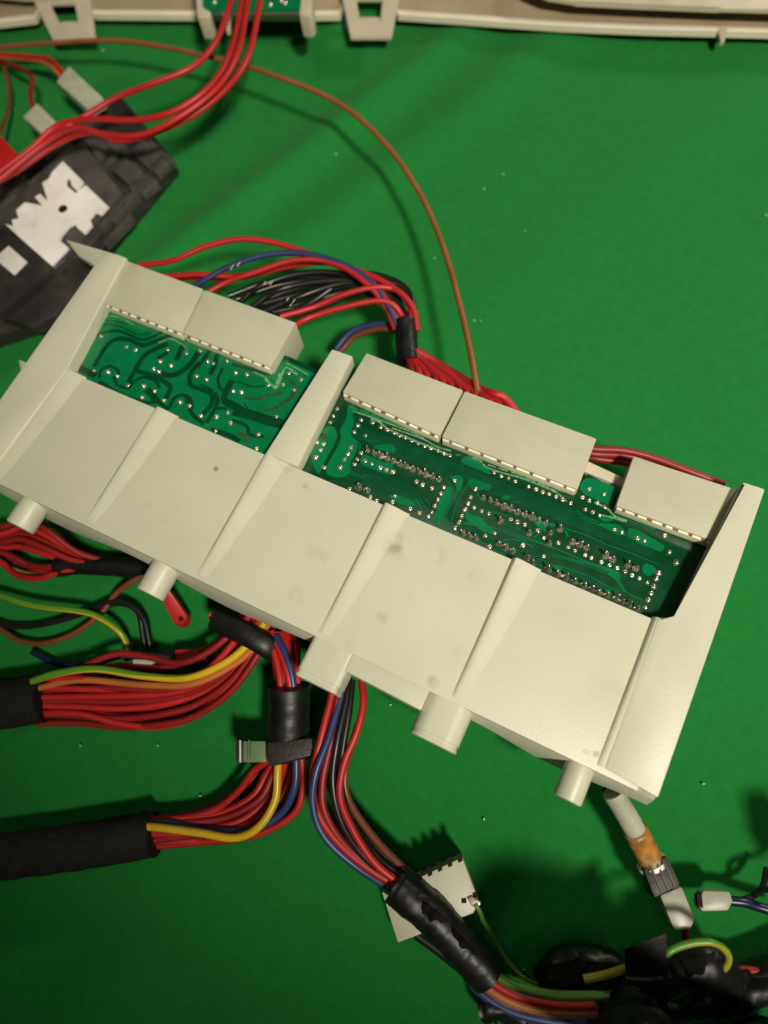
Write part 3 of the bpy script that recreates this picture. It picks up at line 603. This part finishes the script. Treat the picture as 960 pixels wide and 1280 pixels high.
tape('tape_wrap', [P(507, 402, .036), P(508, 425, .035), P(510, 452, .034)], .0046, TAPE, uh, sides=14, rough=.04)
for i in range(13):
    x = 505 + i * 9.5; y = 452 + i * 3.6
    wire([(505 + i * 1.5, 438, .034 + .002 * (i % 2)), (508 + i * 4, 444 + i * 1.2, .0345), (x + 8, y + 6, .038), (x + 12, y + 20, .040)], .0012, RED if i % 3 else RED2, uh)
for pix in ([(332, 352), (329, 356)], [(337, 356), (341, 351)], [(288, 337), (292, 331)], [(296, 333), (300, 328)], [(358, 376), (361, 372)], [(365, 379), (369, 374)], [(362, 383), (364, 380)]):
    wire([(*pix[0], .0462), (*pix[1], .0462)], .00022, WHITEP, uh, name='print_mark', sides=6, per=2)
r4 = thing('wire_harness', 'short run of red wires behind the two right connectors', 'wire harness', P(800, 570, .02))
for i, pix in enumerate(([(715, 555, .041), (742, 561, .042), (780, 563, .041), (820, 573, .040), (870, 592, .039), (905, 605, .037)],
                         [(715, 560, .039), (742, 567, .040), (785, 570, .038), (830, 580, .036), (890, 604, .036)], [(715, 562, .036), (745, 573, .037), (780, 578, .036), (830, 590, .036)],
                         [(600, 486, .036), (618, 492, .041), (632, 498, .040), (650, 520, .038)])):
    wire(pix, .0014, RED2 if i != 3 else RED, r4)

# ------------------------------------------------------------------ harnesses at the lower left
h1 = thing('wire_harness', 'thick red harness from black cloth sleeve at left edge, with one yellow green wire', 'wire harness', P(150, 870, 0))
tube('cloth_sleeve', [P(-60, 884, .010), P(0, 880, .010), P(55, 872, .010)], .0100, CLOTHTAPE, h1, sides=20, flat=.8, rough=.03)
A = [(42, 852, .012), (95, 851, .013), (150, 852, .014), (210, 852, .016), (255, 838, .018), (290, 808, .021), (304, 785, .023), (330, 745, .02)]
B = [(46, 900, .006), (100, 902, .006), (150, 912, .006), (197, 911, .007), (243, 897, .009), (290, 860, .014), (326, 808, .020), (350, 765, .02)]
fan(A, B, 10, [RED, RED, RED2, RED, RED2], rw, h1, .085, .004)
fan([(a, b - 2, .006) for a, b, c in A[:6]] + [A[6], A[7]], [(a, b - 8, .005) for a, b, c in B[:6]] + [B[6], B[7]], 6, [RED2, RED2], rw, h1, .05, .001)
wire([(40, 852, .0165), (70, 842, .018), (120, 836, .019), (180, 845, .020), (235, 847, .022), (282, 828, .024), (312, 803, .026), (330, 780, .025)], .0015, (YEL, GRN), h1, twist=.06)
wire([(40, 862, .013), (100, 850, .015), (180, 856, .018), (240, 855, .021), (290, 832, .023), (320, 806, .025), (335, 780, .024)], rw, ORANGE, h1)
for k in ([(92, 842, .014), (115, 828, .016), (150, 817, .017), (190, 822, .018), (225, 829, .020), (262, 814, .022), (296, 785, .024), (315, 765, .02)], [(105, 842, .010), (150, 832, .012), (200, 835, .013), (245, 822, .018), (280, 800, .021), (305, 775, .02)],
          [(250, 815, .014), (272, 803, .017), (292, 785, .020), (310, 760, .02)], [(262, 768, .024), (272, 775, .023), (285, 785, .021), (300, 796, .02)]): wire(k, rw, RED2 if k[0][0] < 240 else RED, h1)
tube('tape_band', [P(268, 774, .026), P(300, 789, .029), P(330, 805, .028), P(345, 816, .024)], .0044, TAPE, h1, sides=14, flat=.55, rough=.03)
h2 = thing('wire_harness', 'bent red harness with blue and yellow wires running to the lower black sleeve', 'wire harness', P(280, 1030, 0))
tube('cloth_sleeve', [P(-60, 1078, .0085), P(0, 1071, .0085), P(100, 1058, .0085), P(193, 1042, .0085)], .0083, CLOTHTAPE, h2, sides=20, rough=.03)
A = [(338, 790, .026), (342, 815, .027), (348, 850, .026), (350, 900, .021), (340, 945, .016), (322, 965, .012), (300, 990, .010), (262, 1012, .009), (215, 1021, .010), (180, 1024, .010)]
B = [(372, 792, .022), (372, 815, .023), (374, 850, .022), (374, 900, .018), (376, 945, .013), (374, 985, .009), (362, 1018, .007), (318, 1046, .006), (240, 1056, .006), (180, 1060, .006)]
fan(A, B, 8, [RED, RED, RED2], rw, h2, .085, .003)
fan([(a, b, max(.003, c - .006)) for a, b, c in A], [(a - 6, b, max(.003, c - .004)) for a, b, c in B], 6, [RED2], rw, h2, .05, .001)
wire([(350, 880, .026), (350, 905, .025), (349, 935, .021), (347, 965, .018), (344, 1000, .016), (325, 1032, .015), (295, 1047, .014), (250, 1041, .0145), (205, 1035, .0145), (180, 1033, .014)], .0015, YEL, h2)
wire([(345, 795, .027), (357, 818, .029), (366, 852, .028), (368, 900, .023), (370, 945, .019), (368, 985, .016), (350, 1018, .012), (310, 1038, .011), (260, 1037, .011), (215, 1030, .012), (180, 1029, .012)], .0014, BLUE, h2)
wire([(340, 790, .026), (352, 818, .028), (362, 852, .028), (366, 900, .022)], .0014, RED, h2)
tape('tape_wrap', [P(361, 856, .026), P(362, 882, .023), P(360, 922, .019)], .0078, TAPE, h2, sides=18, flat=.95, rough=.03)
cl = thing('harness_clip', 'black harness clip with greenish grey end gripping the bent red harness', 'clip', P(350, 940, 0))
prism_px('band', [(333, 928), (390, 922), (391, 944), (335, 958)], .026, .008, BLKPL, cl, .0008)
prism_px('head', [(303, 926), (332, 926), (332, 953), (303, 953)], .022, .006, GREENCLIP, cl, .0008)
prism_px('head_plate', [(294, 925), (303, 925), (303, 953), (294, 953)], .023, .005, BLKPL, cl, .0006)
for x in (299, 310): prism_px('ridge', [(x, 925), (x + 2, 925), (x + 2, 953), (x, 953)], .0238, .0215, LABELM if x < 305 else GREENCLIP, cl, .0002)

h3 = thing('wire_harness', 'dark red harness in black tape emerging under the housing at the left edge', 'wire harness', P(60, 690, 0))
A = [(-40, 655, .020), (0, 660, .021), (30, 655, .022), (60, 668, .022), (95, 688, .018), (130, 700, .014)]
B = [(-40, 690, .006), (0, 700, .006), (20, 712, .006), (50, 720, .007), (80, 714, .010), (125, 712, .012)]
fan(A, B, 8, [RED2, RED, RED2], rw, h3, .11, .004)
tape('tape_wrap', [P(72, 709, .011), P(95, 706, .012), P(130, 708, .013), P(190, 712, .014), P(240, 715, .014)], .0042, TAPE, h3, sides=14, rough=.04)
wire([(-30, 695, .004), (0, 705, .004), (30, 716, .004), (58, 719, .004), (80, 716, .006)], .0010, ORANGE, h3)
gl = thing('loose_wire', 'loose yellow green wire curving down across dark cloth left of the red sleeve', 'wire', P(80, 770, 0))
wire([(-20, 738, .008), (0, 744, .010), (40, 756, .012), (100, 764, .013), (125, 772, .013), (148, 788, .012), (159, 806, .008), (158, 825, .004)], .0013, (YEL, GRN), gl, twist=.04)
bl = thing('loose_wire', 'dull brown wire looping below the yellow green wire at the left', 'wire', P(50, 800, 0))
wire([(-20, 775, .004), (0, 786, .004), (25, 801, .004), (55, 804, .004), (90, 793, .005), (125, 768, .007), (145, 742, .010), (165, 727, .014), (190, 715, .016)], .0012, BROWN2, bl)
kl = thing('loose_wire', 'pair of black wires arching over dark cloth beside the yellow green wire', 'wires', P(120, 770, 0))
wire([(-20, 770, .003), (10, 782, .003), (50, 781, .003), (100, 768, .006), (140, 752, .009), (165, 758, .009), (180, 775, .008), (186, 800, .006), (190, 820, .004)], .0013, BLACKW, kl)
wire([(120, 762, .006), (150, 754, .008), (172, 764, .008), (178, 790, .006), (182, 815, .004)], .0013, BLACKW, kl); wire([(40, 815, .003), (75, 830, .003), (110, 830, .003), (150, 820, .004)], .0013, NAVY, kl)
def crimp(label, quad, z, h, m_, opening=None):
    t = thing('crimp_sleeve', label, 'sleeve', P(quad[0][0], quad[0][1], max(.0005, z - h)))
    prism_px('sleeve_body', quad, z, -h, m_, t, .0010)
    if opening: prism_px('opening', opening, z + .0002, -.0006, HOLEM, t, 0)
    return t
crimp('dark red crimp sleeve with open end poking out under the housing peg', [(196, 738, .022), (210, 735, .022), (234, 770, .014), (228, 781, .012), (218, 781, .012)], .02, .007, REDTAPE, [(222, 766, .0148), (228, 764, .0148), (229, 775, .0136), (224, 777, .0134)])
crimp('flat red crimp sleeve lying behind the thick red harness', [(218, 812), (258, 809), (258, 826), (218, 828)], .012, .006, REDTAPE)
crimp('black crimp sleeve in front of the flat red sleeve', [(150, 812), (215, 814), (217, 824), (150, 823)], .009, .005, BLKPL)
crimp('tiny translucent sleeve half hidden by the thick red harness', [(165, 823), (192, 825), (190, 831), (165, 830)], .0135, .005, CLEAR)

# ------------------------------------------------------------------ centre harness and its taped trunk, lower part
h4 = thing('wire_harness', 'slim harness of red, blue and black wires running from under the housing into black tape', 'wire harness', P(430, 980, 0))
for pix, m_ in (([(418, 845, .03), (414, 872, .030), (402, 920, .030), (391, 970, .028), (395, 1010, .026), (420, 1050, .024), (460, 1085, .022), (505, 1112, .02)], RED),
    ([(432, 845, .03), (425, 875, .030), (410, 925, .031), (395, 965, .031), (391, 1005, .028), (405, 1045, .024), (445, 1083, .020), (500, 1118, .018)], BLUE),
    ([(425, 850, .029), (421, 880, .030), (413, 930, .029), (403, 980, .027), (408, 1020, .025), (440, 1065, .023), (505, 1110, .02)], RED2),
    ([(436, 845, .029), (432, 880, .030), (421, 930, .030), (416, 980, .027), (428, 1030, .025), (460, 1075, .024), (512, 1108, .02)], BLACKW),
    ([(440, 850, .028), (436, 890, .029), (428, 940, .028), (426, 985, .026), (440, 1030, .023), (475, 1075, .021), (520, 1105, .02)], BLACKW),
    ([(452, 850, .028), (454, 880, .030), (446, 915, .030), (430, 955, .029), (425, 995, .028), (440, 1035, .027), (470, 1080, .025), (512, 1112, .022)], RED),
    ([(430, 855, .024), (424, 900, .024), (416, 960, .020), (430, 1010, .018), (465, 1055, .018), (515, 1100, .018)], BLACKW), ([(448, 905, .022), (432, 960, .022), (436, 1000, .020), (470, 1050, .02), (522, 1102, .02)], BROWN2),
    ([(415, 860, .024), (408, 910, .024), (400, 960, .022), (404, 1010, .02), (435, 1060, .02), (500, 1112, .018)], RED)):
    wire(pix, rw, m_, h4)
tape('tape_wrap', [P(494, 1106, .021), P(515, 1124, .021), P(545, 1150, .020), P(580, 1186, .018), P(612, 1220, .015)], .0066, TAPE, h4, sides=16, rough=.06)
for i, (m_, o1, dz) in enumerate((((YG, GRN), 0, .018), (RED, 1, .018), (ORANGE, 2, .016), (BLUE, 3.1, .010))):
    o = o1 * 10.5
    wire([(585 - o * .4, 1185 + o * .5, dz - .001), (612 - o * .45, 1213 + o * .75, dz), (645 - o * .2, 1233 + o * .95, dz), (690, 1244 + o, dz), (740, 1245 + o * 1.02, dz), (790, 1243 + o, dz)], .0016, m_, h4, twist=.0)
wire([(520, 1168, .004), (550, 1190, .004), (585, 1218, .004), (620, 1245, .005), (650, 1262, .006)], .0017, BLACKW, h4); wire([(535, 1170, .004), (565, 1190, .004), (600, 1215, .004)], .0015, BLACKW, h4)
tape('tape_wrap', [P(775, 1262, .013), P(810, 1262, .014), P(850, 1252, .014), (P(900, 1246, .013)), P(940, 1240, .012), P(1000, 1225, .012)], .0066, TAPE, h4, sides=16, rough=.07, rfun=lambda t: 1.15 - .45 * t)
wire([(800, 1262, .010), (860, 1262, .008), (920, 1256, .006), (1000, 1246, .006)], .0014, BROWN2, h4)
tape('tape_wrap', [P(800, 1266, .012), P(790, 1330, .040), P(780, 1385, .074), P(830, 1415, .088), P(900, 1400, .082), P(940, 1360, .050), P(955, 1320, .014)], .0115, TAPE, h4, rough=.06)  # loop added below the view, raised to cast a broad shadow
for k in (0, 1):
    tape('tape_wrap', [P(764 + k * 34, 1246, .020), P(768 + k * 34, 1262, .0195), P(766 + k * 36, 1300, .014)], .0050, TAPE, h4, sides=14, flat=.5, rough=.06)
tf = thing('tape_lump', 'black lump of crumpled tape with a yellow green wire crossing it, lower right', 'tape', P(720, 1215, 0))
tape('lump', [P(676, 1228, .007), P(700, 1216, .009), P(730, 1208, .010), P(760, 1208, .010), P(785, 1220, .009)], .0062, TAPE, tf, sides=14, rough=.13, rfun=lambda t: .55 + .65 * math.sin(math.pi * min(1, t + .12)))
prism_px('stub', [(690, 1200), (702, 1199), (702, 1210), (691, 1211)], .016, -.006, BLKPL, tf, .0006)
wire([(730, 1224, .018), (755, 1219, .019), (785, 1210, .022)], .0014, YG, tf); 
tg = thing('tape_flag', 'stiff black tape flag with a glossy crease standing above the taped trunk', 'tape', P(805, 1200, .0))
prism_px('flag', [(781, 1186, .037), (833, 1167, .040), (836, 1224, .033), (800, 1226, .031), (782, 1218, .031)], .03, -.0009, TAPE, tg, .0003)
tape('fold', [P(782, 1222, .030), P(810, 1224, .031), P(838, 1220, .031)], .0022, TAPE, tg, sides=10, rough=.1)
tr = thing('taped_branch', 'fat black taped branch with a yellow green wire looped over it at lower right', 'wire harness', P(880, 1215, 0))
tape('tape_wrap', [P(800, 1232, .016), P(830, 1222, .021), P(855, 1211, .024), P(880, 1205, .025), P(898, 1214, .021), P(905, 1236, .013)], .0066, TAPE, tr, sides=18, rough=.05)
tape('tape_wrap', [P(900, 1240, .009), P(930, 1230, .009), P(955, 1220, .009), P(1010, 1200, .009)], .0056, TAPE, tr, sides=16, rough=.05)
wire([(826, 1198, .034), (836, 1190, .036), (850, 1183, .036), (870, 1178, .036), (890, 1178, .036), (905, 1186, .034), (911, 1198, .031), (905, 1211, .029), (890, 1220, .026)], .0011, (YG, GRN), tr, twist=.05)
wire([(905, 1213, .014), (930, 1212, .013), (960, 1214, .012), (1000, 1212, .012)], .0013, RED, tr)
tape('tape_wrap', [P(896, 1243, .008), P(925, 1248, .008), P(960, 1240, .008), P(1000, 1228, .008)], .0036, TAPE, tr, sides=12, rough=.05)
def flap(parent, pix, bend=.002):
    # a loose tape end: a thin strip, curled along its length
    a, b, c, d = [P(*q) for q in pix]; n = 10; bm = bmesh.new(); T = []; Bt = []
    for i in range(n + 1):
        t = i / n; up = Vector((0, 0, bend * math.sin(t * 4.2) + .0005 * math.sin(t * 17)))
        for p in (a.lerp(b, t), d.lerp(c, t)): T.append(bm.verts.new(p + up)); Bt.append(bm.verts.new(p + up - Vector((0, 0, .00025)))); up = up * .6
    for i in range(n):
        k = 2 * i
        bm.faces.new((T[k], T[k+2], T[k+3], T[k+1])); bm.faces.new((Bt[k], Bt[k+1], Bt[k+3], Bt[k+2])); bm.faces.new((T[k], Bt[k], Bt[k+2], T[k+2])); bm.faces.new((T[k+1], T[k+3], Bt[k+3], Bt[k+1]))
    bm.faces.new((T[0], T[1], Bt[1], Bt[0])); bm.faces.new((T[-1], T[-2], Bt[-2], Bt[-1]))
    return finish(bm, 'tape_end', TAPE, parent, angle=60)
flap(h4, [(763, 1240, .022), (800, 1244, .023), (803, 1282, .018), (770, 1286, .018)], .0018)
flap(h4, [(800, 1238, .024), (832, 1236, .023), (836, 1284, .015), (802, 1282, .016)], .0015)
flap(h4, [(838, 1250, .021), (880, 1236, .023), (886, 1256, .019), (846, 1262, .018)], .0020)
flap(h4, [(530, 1128, .028), (560, 1152, .027), (548, 1172, .024), (520, 1146, .025)], .0012)
flap(h4, [(566, 1160, .026), (600, 1196, .024), (584, 1212, .020), (556, 1178, .022)], .0012)
flap(tr, [(852, 1200, .034), (896, 1190, .032), (900, 1212, .030), (858, 1222, .030)], .0016)
flap(tr, [(900, 1222, .018), (940, 1214, .017), (946, 1234, .014), (906, 1244, .014)], .0014)
flap(tf, [(690, 1206, .017), (728, 1196, .019), (738, 1214, .017), (700, 1226, .015)], .0016)
flap(tf, [(732, 1200, .018), (768, 1204, .018), (764, 1224, .016), (730, 1218, .017)], .0014)
tb = thing('tape_lump', 'small crumpled black tape knot under the slim harness at the bottom edge', 'tape', P(630, 1262, 0))
tape('lump', [P(602, 1258, .006), P(620, 1254, .007), P(640, 1262, .006), P(655, 1275, .005)], .0056, TAPE, tb, sides=12, rough=.16)

# ------------------------------------------------------------------ white plug and loose parts, lower part
wp = thing('white_plug', 'white plastic plug with toothed top edge lying under the taped harness', 'plug', P(545, 1120, 0))
prism_px('body', [(521, 1098), (578, 1071), (599, 1127), (592, 1142), (570, 1150), (520, 1112)], .018, .001, CREAM, wp, .0009)
prism_px('lower_body', [(476, 1113, .012), (500, 1128, .012), (536, 1164, .012), (497, 1179, .012)], .012, .001, CREAM2, wp, .0008)
for k in range(5):
    x = 520 + k * 12.6; y = 1096 - k * 5.8
    prism_px('tooth_gap', [(x, y - 5), (x + 6, y - 8), (x + 8, y + 3), (x + 3, y + 6)], .0183, -.003, HOLEM, wp, 0)
for x, y in ((580, 1126), (594, 1119)): prism_px('hole', [(x - 3, y - 3), (x + 3, y - 3), (x + 3, y + 3), (x - 3, y + 3)], .0183, -.003, HOLEM, wp, .0)
prism_px('terminal', [(584, 1123), (590, 1120), (601, 1127), (600, 1132), (590, 1133)], .0190, -.001, mat('terminal_brass', (.35, .30, .24), .4, .3, 500, metal=.7), wp, .0003)
wire([(594, 1130, .019), (600, 1140, .018), (605, 1152, .016), (620, 1175, .012), (635, 1200, .008), (655, 1222, .006), (680, 1232, .006)], .0008, (YG, GRN), wp, twist=.05)

ld = thing('sleeved_lead', 'lead in milky sleeve turning amber with black collar and translucent boot, lower right', 'cable', P(830, 1110, 0))
tube('sleeve', [P(766, 990, .034), P(782, 1017, .030), P(797, 1043, .026)], .0036, CLEAR, ld, sides=16, rough=.02)
tube('amber_sleeve', [P(793, 1036, .0265), P(806, 1060, .022), P(815, 1080, .019)], .0042, AMBER, ld, sides=16, rough=.02)
tube('ring', [P(814, 1077, .019), P(816.5, 1082, .0185)], .0052, STEEL, ld, sides=16)
prism_px('collar', [(803, 1085), (834, 1069), (852, 1106), (818, 1124)], .023, -.011, BLKPL, ld, .0014)
for k in (0, 1, 2): prism_px('ridge', [(811 + k*8, 1083 - k*4), (814 + k*8, 1081.5 - k*4), (830 + k*8, 1116 - k*4), (827 + k*8, 1117.5 - k*4)], .0236, -.001, BLKPL2, ld, .0002)
prism_px('boot', [(824, 1119), (853, 1107), (870, 1150), (864, 1163), (843, 1165)], .020, -.010, CLEAR, ld, .0016)
wire([(856, 1158, .015), (858, 1175, .014), (862, 1195, .012), (866, 1215, .010)], .0013, RED2, ld)
wire([(762, 985, .030), (778, 1014, .024), (795, 1042, .019), (806, 1076, .014)], .0026, BLACKW, ld)
sp = thing('spade_terminal', 'small cream sleeve on a dark blue wire at the right edge', 'terminal', P(895, 1126, .01))
prism_px('sleeve', [(879, 1113), (913, 1114), (917, 1127), (911, 1139), (877, 1140), (872, 1128)], .0165, -.007, CLEAR, sp, .0012)
prism_px('opening', [(871, 1118), (877, 1116), (879, 1135), (873, 1133)], .0167, -.003, HOLEM, sp, 0)
prism_px('shadow_plug', [(1062, 1085), (1100, 1080), (1112, 1140), (1074, 1152)], .046, -.016, BLKPL, sp, .001)  # added plug out of view, placed for its shadow on the cloth
wire([(1085, 1120, .036), (1030, 1126, .026), (960, 1112, .016), (940, 1120, .011)], .0010, BLACKW, sp)
wire([(910, 1126, .013), (930, 1128, .013), (950, 1134, .012), (990, 1146, .012)], .0016, NAVY, sp); wire([(925, 1126, .012), (945, 1118, .011), (954, 1106, .010), (958, 1085, .008)], .0010, BLACKW, sp)

# ------------------------------------------------------------------ lint on the cloth
bm = bmesh.new()
specks = [(601,132),(629,217),(605,235),(656,288),(958,268),(420,192),(364,290),(543,322),(593,400),(601,401),(100,932),(197,932),(250,995),(488,881),(605,1024),(655,1212),(18,136),(128,62),(880,980)]
for x, y in specks:
    p = P(x, y, .0009); a = random.uniform(0, 3.14); l = random.uniform(.0003, .0006); wd = random.uniform(.00014, .00028)
    d = Vector((math.cos(a), math.sin(a), 0)); e = Vector((-d.y, d.x, 0))
    q = [p + d*l, p + e*wd, p - d*l, p - e*wd]
    bm_prism(bm, q, [v - Vector((0, 0, .0009)) for v in q])
lint = finish(bm, 'lint', LINT, None, smooth=False); tag(lint, 'tiny pale lint specks scattered over the green cloth', 'lint', kind='stuff')
